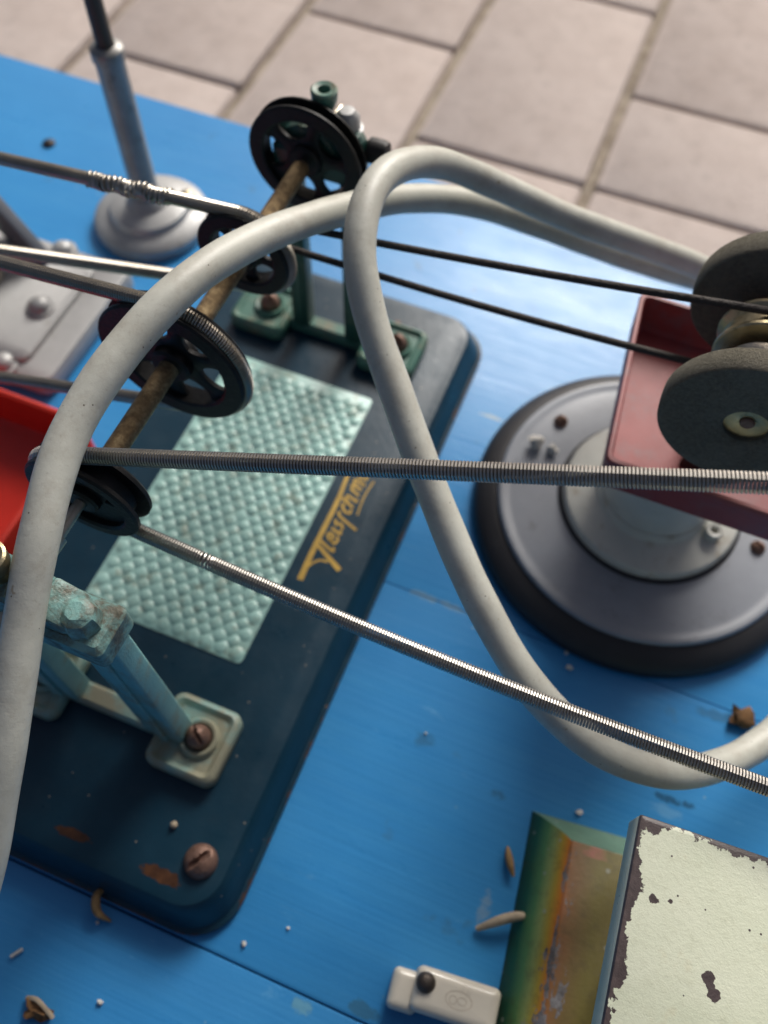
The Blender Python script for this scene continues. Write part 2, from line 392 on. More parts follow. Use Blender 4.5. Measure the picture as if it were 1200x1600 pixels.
def tube(P, R, sides=16, cap=True):
    T, U, W = frames(P); n = len(P); R = np.broadcast_to(np.asarray(R, float), (n,))
    a = np.linspace(0, 2 * np.pi, sides, endpoint=False)
    V = (P[:, None] + R[:, None, None] * (np.cos(a)[None, :, None] * U[:, None] + np.sin(a)[None, :, None] * W[:, None])).reshape(-1, 3)
    i = np.arange(n - 1)[:, None] * sides; k = np.arange(sides)[None]; k2 = (k + 1) % sides
    F = np.stack([i + k, i + k2, i + sides + k2, i + sides + k], -1).reshape(-1, 4).tolist()
    if cap: F += [list(range(sides))[::-1], list(range((n - 1) * sides, n * sides))]
    return V, F

def coil(P, R=.14, wire=.027, pitch=.052, per=13, sides=5, open_at=None):
    """close-wound helix of round wire along a path"""
    Q, s = resample(P, pitch / per); T, U, W = frames(Q)
    rate = np.full(len(s), 1 / pitch); rad = np.full(len(s), R)
    if open_at:
        for s0, w, k, kr in open_at:
            g = np.exp(-((s - s0) / w) ** 4); rate *= 1 - (1 - 1 / k) * g; rad *= 1 + (kr - 1) * g
    th = 2 * np.pi * np.cumsum(rate) * (s[1] - s[0])
    H = Q + rad[:, None] * (np.cos(th)[:, None] * U + np.sin(th)[:, None] * W)
    return tube(H, wire, sides)

def screw_dome(c, r, h, slot=.16, ang=.6, n=40, rings=9):
    V, F = [(0, 0, h)], []
    for i in range(1, rings + 1):
        t = i / rings; rr = r * math.sin(t * math.pi / 2); z = h * math.cos(t * math.pi / 2)
        V += [(rr * math.cos(2 * math.pi * k / n), rr * math.sin(2 * math.pi * k / n), z) for k in range(n)]
    V += [(r * math.cos(2 * math.pi * k / n), r * math.sin(2 * math.pi * k / n), -.15) for k in range(n)]
    F += [[0, 1 + k, 1 + (k + 1) % n] for k in range(n)]
    for i in range(rings):
        for k in range(n):
            k2 = (k + 1) % n; F.append([1 + i * n + k, 1 + i * n + k2, 1 + (i + 1) * n + k2, 1 + (i + 1) * n + k])
    ca, sa = math.cos(ang), math.sin(ang); out = []
    for x, y, z in V:
        if abs(x * ca + y * sa) < slot * r * 1.1 and z > h * .2: z = min(z, h * .5)
        out.append((x + c[0], y + c[1], z + c[2]))
    return out, F

def lump(c, size, seed=0, rough=.35, sub=2):
    bm = bmesh.new(); bmesh.ops.create_icosphere(bm, subdivisions=sub, radius=1); r = np.random.default_rng(seed)
    for v in bm.verts:
        k = 1 + rough * (r.random() - .5) * 1.6; v.co = Vector((v.co.x * size[0] * k, v.co.y * size[1] * k, v.co.z * size[2] * k)) + Vector(c)
    bm.verts.index_update(); V = [v.co.copy() for v in bm.verts]; F = [[v.index for v in f.verts] for f in bm.faces]; bm.free(); return V, F

def beam(a, b, wx, wy, r=.05, taper=1.0):
    """rectangular bar from a to b, sizes across x and y"""
    a, b = np.array(a, float), np.array(b, float); L = []
    for t in (0, 1):
        p = a + (b - a) * t; k = 1 + (taper - 1) * t
        L.append([(p[0] + x, p[1] + y, p[2]) for x, y in rrect(-wx * k / 2, wx * k / 2, -wy * k / 2, wy * k / 2, r, 3)])
    return stack(L)

# ------------------------------------------------------------------ pavement
GZ = -8.0
ground = mesh('pavement', [(-400, -400, GZ - 1.6), (400, -400, GZ - 1.6), (400, 400, GZ - 1.6), (-400, 400, GZ - 1.6)], [[0, 1, 2, 3]], MAT['bed'], None, 0)
tag(ground, 'pinkish grey concrete paving laid in staggered rows beneath the blue board', kind='structure')
K = 33 / 25.0
xw, yl, jw = 8.08 * K, 13.1 * K, .62
xs0 = -2.45 * K
extra = {0: [30.85 * K]}                       # one row is cut in two halves
paver_cache = {}
def paver(cx, cy, lx, ly):
    key = (round(lx, 2), round(ly, 2))
    if key not in paver_cache:
        V, F = rr_stack(-lx / 2, lx / 2, -ly / 2, ly / 2, .25, [(0, -1.6), (0, -.25), (.07, -.07), (.28, 0)], n=3)
        me = bpy.data.meshes.new('paver'); me.from_pydata((np.array(V) * S).tolist(), [], F); me.update()
        bm = bmesh.new(); bm.from_mesh(me); bmesh.ops.recalc_face_normals(bm, faces=bm.faces); bm.to_mesh(me); bm.free()
        paver_cache[key] = link('paver', me, MAT['paver'], ground, 40); o = paver_cache[key]
    else:
        o = bpy.data.objects.new('paver', paver_cache[key].data); COL.objects.link(o); o.parent = ground
    o.location = (cx * S, cy * S, (GZ + random.uniform(-.08, .05)) * S)
    o.rotation_euler = (random.uniform(-.004, .004), random.uniform(-.004, .004), random.uniform(-.003, .003))
for c in range(-6, 7):
    x0 = xs0 + (c - 0) * xw; x1 = x0 + xw
    off = (37.4 if c % 2 == 0 else 30.87) * K
    js = sorted([off + k * yl for k in range(-6, 8)] + extra.get(c, []))
    for a, b in zip(js, js[1:]):
        if b < -40: continue
        paver((x0 + x1) / 2, (a + b) / 2, xw - jw, b - a - .36)
    V, F = rbox((x0, 45, GZ - .95), (jw + .05, 230, .9), 0)
    mesh('joint_sand', V, F, MAT['sand'], ground, 0)

# ------------------------------------------------------------------ blue board
board = empty('display_board', (0, 10, -2.5), 'blue painted board of wide planks carrying the toy machines', 'board')
edges = [-34.8, -23.4, -12.05, -.7, 10.68, 28.62]
for a, b in zip(edges, edges[1:]):
    g0, g1 = (.004 if e == 10.68 else .018 for e in (a, b))        # one joint is filled with paint
    L = []
    for i, z in ((.06, -2.5), (0, -2.4), (0, -.06), (.25, -.018), (1, 0)):
        k = i * .07; P = rrect(-46 + k, 40 - k, a + g0 + min(k, g0 * 4 if i else 0), b - g1 - min(k, g1 * 4 if i else 0), .03, 2); L.append([(x, y, z) for x, y in P])
    V, F = stack(L)
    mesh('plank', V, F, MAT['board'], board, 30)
for x in (-40, -3, 34):
    V, F = rbox((x, -3, (GZ - 2.5) / 2 - .0), (7, 56, -GZ - 2.54), .15)
    mesh('batten', V, F, MAT['wood'], board)

# ------------------------------------------------------------------ line shaft
XS, ZS = -8.97, 9.0
line = empty('line_shaft', (XS, 10.4, 0), 'dark blue toy line shaft with four black pulleys and mint tread plate', 'line shaft')
V, F = rr_stack(-13.85, -3.68, -.62, 21.35, 1.35, [(.1, 0), (0, .06), (0, .2), (.13, .26), (.34, .75), (.46, 1.05), (.56, 1.16), (.75, 1.2)], n=8)
plate = mesh('base_plate', V, F, MAT['plate'], line, 25)
# tread plate: an embossed mint panel with staggered beads
Vt, Ft = [], []
def add(V, F):
    o = len(Vt); Vt.extend(V); Ft.extend([[i + o for i in f] for f in F])
add(*rr_stack(-11.58, -6.34, 6.18, 16.25, .15, [(0, 1.19), (.0, 1.225), (.04, 1.24)], n=2))
ax, row = .47, 0
y = 6.45
while y < 16.05:
    x = -11.3 + (ax / 2 if row % 2 else 0.0)
    while x < -6.55:
        k_ = random.uniform(.86, 1.08); hz = random.uniform(.7, 1.1)
        add(*lathe([(.25 * k_, 1.232), (.21 * k_, 1.232 + .024 * hz), (.15 * k_, 1.232 + .052 * hz), (.08 * k_, 1.232 + .068 * hz), (0, 1.232 + .072 * hz)], 10, (x + random.uniform(-.015, .015), y + random.uniform(-.015, .015), 0)))
        x += ax
    y += ax * .62; row += 1
mesh('tread_plate', Vt, Ft, MAT['mint'], line, 60)
# gold script along the edge
LET = [([(-5.88, 9.25), (-5.92, 10.38), (-5.91, 12.09), (-5.97, 13.0), (-5.98, 13.5)], .17, .09),
       ([(-5.90, 9.45), (-5.8, 9.83), (-5.59, 10.07), (-5.33, 10.11)], .07, .06), ([(-5.92, 10.56), (-4.9, 9.99)], .10, .15),
       ([(-5.14, 11.95), (-5.19, 12.66), (-5.12, 13.3)], .05, .05)]
SCRIPT = [[(10.5, .5), (10.5, 0), (10.62, .02)], [(10.72, .17), (10.92, .2), (10.9, .34), (10.76, .3), (10.74, .06), (10.9, 0), (11.0, .06)], [(11.1, .34), (11.12, .02), (11.24, .05)],
          [(11.42, .34), (11.30, .26), (11.42, .12), (11.30, .0)], [(11.72, .36), (11.6, .24), (11.6, -.4)], [(12.05, .3), (11.95, .34), (11.85, .18), (11.92, .02), (12.05, .04)], [(12.15, .52), (12.15, 0)],
          [(12.15, .2), (12.28, .34), (12.38, .28), (12.38, 0), (12.48, .03)], [(12.62, .34), (12.62, 0)], [(12.62, .2), (12.73, .34), (12.82, .28), (12.82, 0)], [(12.82, .2), (12.93, .34), (13.02, .28), (13.02, 0), (13.1, .04)],
          [(13.4, .3), (13.25, .34), (13.18, .16), (13.28, .0), (13.42, .1), (13.44, .34)]]
LET += [([(-5.36 - v, u + .39 * v) for u, v in st], .085, .075) for st in SCRIPT]
Vl, Fl = [], []
for i, (pts, w0, w1) in enumerate(LET):
    P = catmull([(x, y, 0) for x, y in pts], 8); T = np.gradient(P, axis=0); T /= np.linalg.norm(T, axis=1)[:, None]
    N = np.c_[-T[:, 1], T[:, 0], T[:, 2] * 0]; n = len(P); o = len(Vl)
    for k in range(n):
        w = (w0 + (w1 - w0) * k / (n - 1)) * .56; z = 1.204 + .0004 * i
        for s in (-1, 1): Vl.append((P[k, 0] + s * w * N[k, 0], P[k, 1] + s * w * N[k, 1], z))
    for k in range(n - 1): Fl.append([o + 2 * k, o + 2 * k + 1, o + 2 * k + 3, o + 2 * k + 2])
tag(mesh('lettering', Vl, Fl, MAT['gold'], line, 0), 'gold script lettering along the edge of the plate')
# fixing screws in the plate corners
for x, y, a in ((-4.95, 1.09, 1.1), (-12.6, 1.09, .3)):
    V, F = screw_dome((x, y, 1.22), .44, .36, .13, a + 1.5); mesh('plate_screw', V, F, MAT['screw'], line, 50)

def pulley(y0, w, R, floor, ri, spokes, hub_r, hub_w, web=.16, rot=0.0):
    """grooved rim with hub and flared spokes, turning about the shaft"""
    g = w / 2
    fl = w * .2
    prof = [(ri, y0 + w * .08), (ri + .06, y0), (R - .05, y0), (R, y0 + .05), (R, y0 + fl), (floor + .02, y0 + g - .16), (floor, y0 + g - .08), (floor, y0 + g + .08),
            (floor + .02, y0 + g + .16), (R, y0 + w - fl), (R, y0 + w - .05), (R - .05, y0 + w), (ri + .06, y0 + w), (ri, y0 + w * .92)]
    V, F = lathe(prof, 72, (XS, 0, ZS), 'Y', closed=True)
    p = mesh('pulley', V, F, MAT['black'], line, 30)
    yc = y0 + g
    V, F = lathe([(.0, yc - hub_w / 2 - .0), (hub_r - .06, yc - hub_w / 2), (hub_r, yc - hub_w / 2 + .06), (hub_r, yc + hub_w / 2 - .06), (hub_r - .06, yc + hub_w / 2), (0, yc + hub_w / 2)], 32, (XS, 0, ZS), 'Y')
    mesh('hub', V, F, MAT['black'], p, 30)
    if spokes:
        base = None
        r0, r1 = hub_r - .05, ri + .05
        prof2 = []
        for k in range(11):
            t = k / 10; r = r0 + (r1 - r0) * t
            hw = .10 * R + .17 * R * (abs(2 * t - 1) ** 2.6)
            prof2.append((r, hw))
        for k in range(spokes):
            if base is None:
                L = []
                V, F = [], []
                for r, hw in prof2:
                    d = web / 2
                    V += [(-hw, -d * .6, r), (-hw * .75, -d, r), (hw * .75, -d, r), (hw, -d * .6, r), (hw, d * .6, r), (hw * .75, d, r), (-hw * .75, d, r), (-hw, d * .6, r)]
                n = 8
                for i in range(len(prof2) - 1):
                    for q in range(n): F.append([i * n + q, i * n + (q + 1) % n, (i + 1) * n + (q + 1) % n, (i + 1) * n + q])
                F += [list(range(8))[::-1], list(range(len(V) - 8, len(V)))]
                me = bpy.data.meshes.new('spoke'); me.from_pydata((np.array(V) * S).tolist(), [], F)
                bm = bmesh.new(); bm.from_mesh(me); bmesh.ops.recalc_face_normals(bm, faces=bm.faces); bm.to_mesh(me); bm.free()
                o = base = link('spoke', me, MAT['black'], p, 40)
            else:
                o = bpy.data.objects.new('spoke', base.data); COL.objects.link(o); o.parent = p
            o.location = (Vector((XS, yc, ZS)) - base_of(p)) * S
            o.rotation_euler = (0, rot + 2 * math.pi * k / spokes, 0)
    return p
tag(pulley(17.5, .52, 1.66, 1.38, 1.22, 5, .46, .5, rot=.25), 'large five-spoked pulley with an empty groove')
tag(pulley(13.72, .52, 1.26, 1.04, .86, 5, .38, .6, rot=.5), 'small spoked pulley carrying a spring belt')
tag(pulley(10.0, .56, 1.86, 1.63, 1.36, 6, .5, .66, rot=.2), 'large six-spoked pulley carrying a spring belt')
p4 = pulley(6.1, .68, 1.32, 1.0, .98, 0, .4, .72)
tag(p4, 'small thick black pulley with a deep groove')
V, F = lathe([(.38, 6.28), (1.02, 6.28), (1.02, 6.6), (.38, 6.6)], 48, (XS, 0, ZS), 'Y', closed=True); mesh('web', V, F, MAT['black'], p4)
for a in (.2, 1.5, 2.7, 4.2):
    V, F = rbox((XS + .68 * math.cos(a), 6.25, ZS + .68 * math.sin(a)), (.22, .1, .1), .03); mesh('raised_mark', V, F, MAT['black'], p4)
# shaft
V, F = lathe([(0, 6.75), (.22, 6.75), (.245, 6.79), (.245, 17.3), (.22, 17.34), (0, 17.34)], 32, (XS, 0, ZS), 'Y'); tag(mesh('shaft', V, F, MAT['rod'], line, 40), 'brown rusty shaft rod')
V, F = lathe([(0, 2.6), (.12, 2.62), (.13, 2.66), (.13, 20.0), (.12, 20.04), (0, 20.05)], 24, (XS, 0, ZS), 'Y'); mesh('spindle', V, F, MAT['journal'], line, 40)
V, F = lathe([(.13, 4.72), (.2, 4.74), (.21, 5.2), (.13, 5.24)], 20, (XS, 0, ZS), 'Y', closed=True); mesh('collar', V, F, MAT['journal'], line, 40)

def bearing_stand(yc, near):
    m_leg, m_foot, m_head = (MAT['stand'], MAT['footdirt'], MAT['grimy']) if near else (MAT['green'], MAT['greenlip'], MAT['green'])
    cx = -8.85; ho, hb, lo_ = (1.5, 2.05, 1.62) if near else (.92, 1.25, .98)
    V, F = rr_stack(cx - hb, cx + hb, yc - .56, yc + .56, .16, [(.1, 8.3), (0, 8.4), (0, 9.0), (.12, 9.14), (.2, 9.16)], n=4)
    st = mesh('bearing_stand', V, F, m_head, line, 30)
    # cross bar between the feet
    V, F = rr_stack(cx - 2.4, cx + 2.4, yc - .3, yc + .3, .1, [(0, 1.2), (0, 1.5), (.1, 1.62)], n=3); mesh('cross_bar', V, F, m_foot, st)
    for s in (-1, 1):
        fx = cx + s * 2.4
        V, F = rr_stack(fx - 1.05, fx + 1.0, yc - 1.08, yc + 1.0, .32, [(.05, 1.2), (0, 1.28), (0, 1.62), (.06, 1.72), (.16, 1.76), (.24, 1.70), (.3, 1.64)], n=5)
        ft = mesh('foot', V, F, m_foot, st, 40)
        V, F = lathe([(.40, 1.6), (.55, 1.62), (.55, 1.74), (.48, 1.8), (.40, 1.78)], 32, (fx + .12, yc, 0), closed=True); mesh('washer_ring', V, F, m_foot, ft, 50)
        V, F = screw_dome((fx + .12, yc, 1.80), .34, .42, .12, .9); mesh('screw', V, F, MAT['screw'], ft, 50)
        V, F = beam((cx + s * lo_, yc, 1.6), (cx + s * ho, yc, 8.4), 1.2 if near else .62, .62, .08, .9); lg = mesh('leg', V, F, m_leg, st)
        V, F = beam((cx + s * lo_, yc - .34, 1.62), (cx + s * ho, yc - .31, 8.35), .34, .1, .03, .9); mesh('rib', V, F, m_leg, lg)
    # split bearing cap
    cr = 1.0 if near else .8
    cap = [(0, yc - .46), (cr - .1, yc - .46), (cr, yc - .38), (cr, yc + .38), (cr - .1, yc + .46), (0, yc + .46)]
    V, F = lathe(cap, 10 if near else 40, (XS, 0, ZS), 'Y'); mesh('bearing_cap', V, F, m_head, st, 30)
    for s in (-1, 1):
        bx = cx + s * (1.42 if near else 1.0)
        V, F = lathe([(0, 9.72), (.2, 9.71), (.34, 9.6), (.4, 9.42), (.4, 9.1)], 8 if near else 20, (bx, yc - .05, 0)); mesh('cap_bolt', V, F, m_head, st, 30)
        V, F = rbox((cx + s * (.95 if near else .6), yc, 9.35), (.8, .84, .7), .1, 2, Matrix.Rotation(s * .5, 3, 'Y')); mesh('shoulder', V, F, m_head, st, 30)
    V, F = lathe([(.20, 9.7), (.20, 10.15), (.34, 10.45), (.36, 10.75), (.31, 10.79), (.17, 10.76), (.14, 10.4), (0, 10.3)], 28, (XS + (.3 if not near else 0), yc, 0))
    mesh('oil_cup', V, F, MAT['brass'] if near else MAT['greenlip'], st, 50)
    if not near:
        V, F = lathe([(0, -.1), (.3, 0), (.34, .1), (.34, .5), (.2, .62), (.2, 1.2)], 24)
        V = [(XS + 2.05 - z, yc + .1 + x, 9.25 + y) for x, y, z in V]; mesh('clamp_knob', V, F, MAT['black'], st, 40)
        V, F = lathe([(0, 10.2), (.2, 10.18), (.34, 10.0), (.36, 9.7), (.44, 9.66), (.44, 9.2)], 28, (XS + .85, yc + .2, 0)); mesh('cap_nut', V, F, MAT['silver'], st, 40)
    return st
tag(bearing_stand(3.8, True), 'turquoise bearing stand caked with brown grime')
tag(bearing_stand(18.35, False), 'dark green bearing stand with oil cup')

# ------------------------------------------------------------------ belts
def arc(xc, zc, y, r, a0, a1, n=40):
    return [(xc + r * math.cos(a), y, zc + r * math.sin(a)) for a in np.linspace(a0, a1, n)]
def tangent_angle(p, r, side):
    """angle at which a line from p touches the circle round the shaft; side=+1 upper, -1 lower"""
    dx, dz = p[0] - XS, p[2] - ZS; d = math.hypot(dx, dz); base = math.atan2(dz, dx); k = math.acos(r / d)
    return base + k if side > 0 else base - k
def belt(pu, pl, y, r, right, sag=0.0):
    """open belt: upper end point, round the pulley, lower end point"""
    if right: a0 = tangent_angle(pu, r, 1); a1 = tangent_angle(pl, r, -1) + 2 * math.pi
    else:
        a0 = tangent_angle(pu, r, -1) ; a1 = tangent_angle(pl, r, 1)
        while a0 < 0: a0 += 2 * math.pi
        while a1 > a0: a1 -= 2 * math.pi
    A = arc(XS, ZS, y, r, a0, a1)
    seg = lambda a, b, n=30: [tuple(np.array(a) + (np.array(b) - np.array(a)) * t) for t in np.linspace(0, 1, n)[:-1]]
    low = [np.array(p) - np.array([0, 0, sag * math.sin(math.pi * i / 29)]) for i, p in enumerate(seg(A[-1], pl) + [pl])]
    return np.array(seg(pu, A[0]) + A + [tuple(p) for p in low[1:]])
P = belt((6.4, 9.3, 14.4), (9.5, 6.1, 8.0), 6.44, 1.2, True, .6)
V, F = coil(P, .160, .0285, .0625, open_at=[(22.5, .12, 1.5, 1.0)])
tag(mesh('spring_belt', V, F, MAT['steel'], None, 0), 'long bright coil spring belt looped over the small thick pulley', 'belt', 'coil spring drive belts')
P = belt((-24, 10.28, 9.25), (-21, 10.28, 3.25), 10.28, 1.80, False)
V, F = coil(P, .155, .0285, .062, 12)
tag(mesh('spring_belt', V, F, MAT['dull'], None, 0), 'coil spring belt wrapped round the large six-spoked pulley', 'belt', 'coil spring drive belts')
P = belt((-24, 13.98, 8.78), (-24, 13.98, 4.2), 13.98, 1.215, False)
V, F = coil(P, .150, .0285, .062, 12, open_at=[(11.9, .5, 2.3, 1.12)])
sb = mesh('spring_belt', V, F, MAT['dull'], None, 0)
tag(sb, 'spliced coil spring belt on the small spoked pulley, stretched where its ends join', 'belt', 'coil spring drive belts')
ux = lambda x: 8.78 + (x + 24) * (10.2 - 8.78) / (24 + XS)
V, F = coil(np.array([(x, 13.98 + .03 * math.sin(9 * x), ux(x) + .02 * math.cos(7 * x)) for x in np.linspace(-13.3, -10.9, 40)]), .185, .034, .125, 14, 6)
mesh('splice_hook', V, F, MAT['dull'], sb, 60)
# dark cord from the shaft to the grinder
GX, GZA, GY = 3.68, 9.5, 15.5
def cord_path():
    r0, r1 = .34, 1.10
    up0, up1 = np.array([XS - .02, 14.8, ZS + r0]), np.array([GX - .1, GY, GZA + r1])
    lo0, lo1 = np.array([XS + .03, 14.8, ZS - r0]), np.array([GX + .07, GY, GZA - r1])
    P = [up0 + (up1 - up0) * t + np.array([0, 0, -.10 * math.sin(math.pi * t)]) for t in np.linspace(0, 1, 30)]
    P += [np.array([GX + r1 * math.cos(a), GY, GZA + r1 * math.sin(a)]) for a in np.linspace(math.pi / 2 + .05, -math.pi / 2 - .0, 26)][1:-1]
    P += [lo1 + (lo0 - lo1) * t + np.array([0, 0, -.15 * math.sin(math.pi * t)]) for t in np.linspace(0, 1, 30)]
    P += [np.array([XS + r0 * math.cos(a), 14.8, ZS + r0 * math.sin(a)]) for a in np.linspace(-math.pi / 2, -math.pi * 1.5, 20)][1:-1]
    return resample(np.array(P), .12)[0]
V, F = tube(cord_path(), .095, 10)
tag(mesh('drive_cord', V, F, MAT['cord'], None, 60), 'thin dark cord belt running from the shaft to the grinder pulley', 'cord belt')

# ------------------------------------------------------------------ power cables
def cable(pts, r, label):
    P = resample(catmull(pts, 20), .25)[0]
    P += np.c_[np.sin(P[:, 1] * .9), np.cos(P[:, 0] * .7), np.sin(P[:, 0] * .8)] * .03
    k = np.arange(len(P)); V, F = tube(P, r * (1 + .022 * np.sin(k * .31) * np.sin(k * .113) + .012 * np.sin(k * .83)), 24)
    return tag(mesh('power_cable', V, F, MAT['cable'], None, 60), label, 'cable', 'grey rubber power cables')
cable([(-7.0, -6, 4.5), (-7.21, -2.37, 6.5), (-7.34, -0.63, 7.6), (-7.63, 0.91, 8.6), (-8.07, 2.86, 9.7), (-8.37, 4.54, 10.6), (-8.71, 6.44, 11.2), (-8.59, 8.4, 11.6), (-8.13, 10.48, 11.7), (-7.6, 13.02, 10.9),
       (-6.87, 15.68, 9.7), (-5.95, 17.68, 8.7), (-4.57, 19.32, 7.7), (-2.63, 20.61, 6.5), (-0.4, 21.74, 5.2), (2.02, 23.17, 3.8), (4.6, 24.99, 2.4), (9, 26.4, .9), (16, 26.6, .5), (24, 25.5, .5)], .385,
      'grey power cable draped over the shaft pulleys')
cable([(22, 16, .5), (14, 14.2, 1.1), (9.59, 12.29, 2.2), (7.42, 8.99, 3.2), (5.97, 7.42, 4.0), (4.66, 6.62, 4.8), (3.01, 6.34, 5.6), (1.23, 6.78, 6.4), (-0.55, 7.96, 7.3), (-2.17, 9.48, 8.2), (-3.82, 11.25, 9.2),
       (-4.95, 12.46, 10.0), (-5.67, 13.55, 10.7), (-6.02, 14.94, 11.0), (-5.9, 16.41, 10.7), (-5.22, 17.91, 9.9), (-3.89, 19.14, 8.7), (-1.89, 20.2, 7.4), (0.37, 21.5, 6.0), (2.68, 22.8, 4.6), (5.15, 23.9, 3.2), (9.5, 24.6, 1.4), (16, 24.4, .55), (23, 23.4, .5)], .385,
      'grey power cable curving in a wide bend in front of the grinder')

# ------------------------------------------------------------------ toy bench grinder
gr = empty('bench_grinder', (3.3, 16.1, 0), 'toy bench grinder on round black-edged foot with red tray and two stone wheels', 'grinder')
gc = (3.3, 16.1, 0)
V, F = lathe([(0, .0), (5.5, 0), (5.58, .08), (5.58, .32), (5.46, .52), (5.2, .68), (5.06, .74), (4.9, .8), (4.6, .8), (0, .8)], 96, gc); mesh('base_ring', V, F, MAT['rubber'], gr, 50)
V, F = lathe([(0, .78), (4.82, .80), (4.86, .88), (4.80, .97), (4.7, .99), (4.58, .95), (4.4, .96), (3.2, 1.04), (0, 1.06)], 96, gc); mesh('base_disc', V, F, MAT['grey'], gr, 30)
V, F = lathe([(0, 1.0), (2.80, 1.05), (2.82, 1.3), (2.74, 1.42), (2.5, 1.48), (2.0, 1.52), (1.84, 1.6), (1.76, 1.9), (0, 1.95)], 72, gc); mesh('flange', V, F, MAT['cream'], gr, 40)
V, F = lathe([(2.6, 1.02), (2.93, 1.02), (2.95, 1.07), (2.9, 1.11), (2.6, 1.11)], 72, gc, closed=True); mesh('dirt_ring', V, F, MAT['rubber'], gr, 40)  # dark line of dirt round the flange, modelled as a thin ring
V, F = lathe([(0, 1.6), (1.72, 1.6), (1.70, 3.2), (1.6, 4.75), (0, 4.75)], 64, gc); ped = mesh('pedestal', V, F, MAT['cream'], gr, 40)
V, F = lathe([(.12, 1.2), (.26, 1.22), (.28, 1.75), (.24, 1.8), (.13, 1.78), (.12, 1.6), (0, 1.58)], 24, (5.3, 15.35, 0)); mesh('flange_tube', V, F, MAT['cream'], gr, 50)
for x, y in ((6.85, 15.75), (-.2, 18.0), (3.6, 19.6)):
    V, F = screw_dome((x, y, 1.0), .24, .24, .14, 1.0); mesh('base_screw', V, F, MAT['screw'], gr, 50)
# red tray with rounded lip (slightly skewed on its post)
def quadloop(pts, inset, z, r=.25, n=4):
    c = np.mean(pts, axis=0); out = []
    P = [np.array(p) + (c - np.array(p)) / np.linalg.norm(c - np.array(p)) * inset * 1.35 for p in pts]
    for i in range(4):
        a, b, d = P[i - 1], P[i], P[(i + 1) % 4]
        u = (a - b) / np.linalg.norm(a - b); v = (d - b) / np.linalg.norm(d - b)
        for k in range(n + 1):
            t = k / n; q = b + u * r * (1 - t) ** 2 + v * r * t ** 2; out.append((q[0], q[1], z))
    return out
TR = [(.72, 19.5), (1.24, 13.38), (6.4, 13.38), (6.8, 19.5)]
V, F = stack([quadloop(TR, i, z) for i, z in ((.25, 4.8), (.1, 4.95), (.04, 5.9), (.0, 6.12), (.04, 6.2), (.14, 6.2), (.19, 6.1), (.22, 5.2), (.35, 5.03))])
mesh('tray', V, F, MAT['red'], gr, 40)
for y in (14.93, 16.2):
    V, F = beam((GX, y, 5.0), (GX, y, 9.9), .9, .22, .06, .7); mesh('bearing_bracket', V, F, MAT['inner'], gr)
V, F = lathe([(0, 13.12), (.13, 13.12), (.16, 13.15), (.16, 18.0), (0, 18.02)], 24, (GX, 0, GZA), 'Y'); mesh('axle', V, F, MAT['screw'], gr, 40)
for y0, w in ((13.0, .62), (16.6, .68)):
    R = 1.92
    V, F = lathe([(.5, y0 + .06), (.58, y0), (R - .05, y0), (R - .01, y0 + .05), (R, y0 + w * .5), (R - .01, y0 + w - .05), (R - .05, y0 + w), (.5, y0 + w)], 80, (GX, 0, GZA), 'Y', closed=True)
    w_ = mesh('grinding_wheel', V, F, MAT['stone'], gr, 40)
    V, F = lathe([(.14, y0 + .2), (.3, y0 + .16), (.52, y0 + .16), (.52, y0 + w - .06), (.14, y0 + w - .06)], 28, (GX, 0, GZA), 'Y', closed=True); mesh('bush', V, F, MAT['brass'], w_, 40)
V, F = lathe([(.2, 13.7), (.52, 13.72), (.6, 13.8), (.6, 14.3), (.8, 14.5), (.84, 14.8), (.2, 14.85)], 40, (GX, 0, GZA), 'Y', closed=True); mesh('collar', V, F, MAT['journal'], gr, 40)
V, F = lathe([(.2, 15.02), (.9, 15.02), (1.1, 15.08), (1.13, 15.12), (1.13, 15.2), (.99, 15.36), (.99, 15.64), (1.13, 15.8), (1.13, 15.88), (1.1, 15.92), (.9, 15.98), (.2, 15.98)], 64, (GX, 0, GZA), 'Y', closed=True); mesh('pulley', V, F, MAT['brass'], gr, 25)

# ------------------------------------------------------------------ slender post on a round foot
po = empty('slender_post', (-18.15, 21.8, 0), 'slender weathered grey post standing on a round stepped foot', 'post')
pc = (-18.15, 21.85, 0)
V, F = lathe([(0, 0), (2.22, 0), (2.26, .12), (2.24, .42), (2.05, .6), (1.75, .66), (1.6, .72), (1.5, .95), (1.25, 1.05), (.85, 1.1), (.72, 1.3), (.6, 1.42), (0, 1.45)], 64, pc); mesh('foot', V, F, MAT['silver'], po, 40)
V, F = lathe([(0, 1.2), (.6, 1.3), (.52, 1.7), (.5, 6.9), (.56, 7.0), (.56, 7.35), (.46, 7.45), (0, 7.5)], 32, pc); mesh('lower_tube', V, F, MAT['post'], po, 40)
V, F = lathe([(0, 7.3), (.33, 7.4), (.30, 7.6), (.25, 14.5), (0, 14.6)], 28, pc); mesh('upper_rod', V, F, MAT['postdark'], po, 40)
V, F = lump((-16.95, 22.75, .75), (.42, .34, .42), 4, .25); mesh('foot_screw', V, F, MAT['brass'], po, 60)

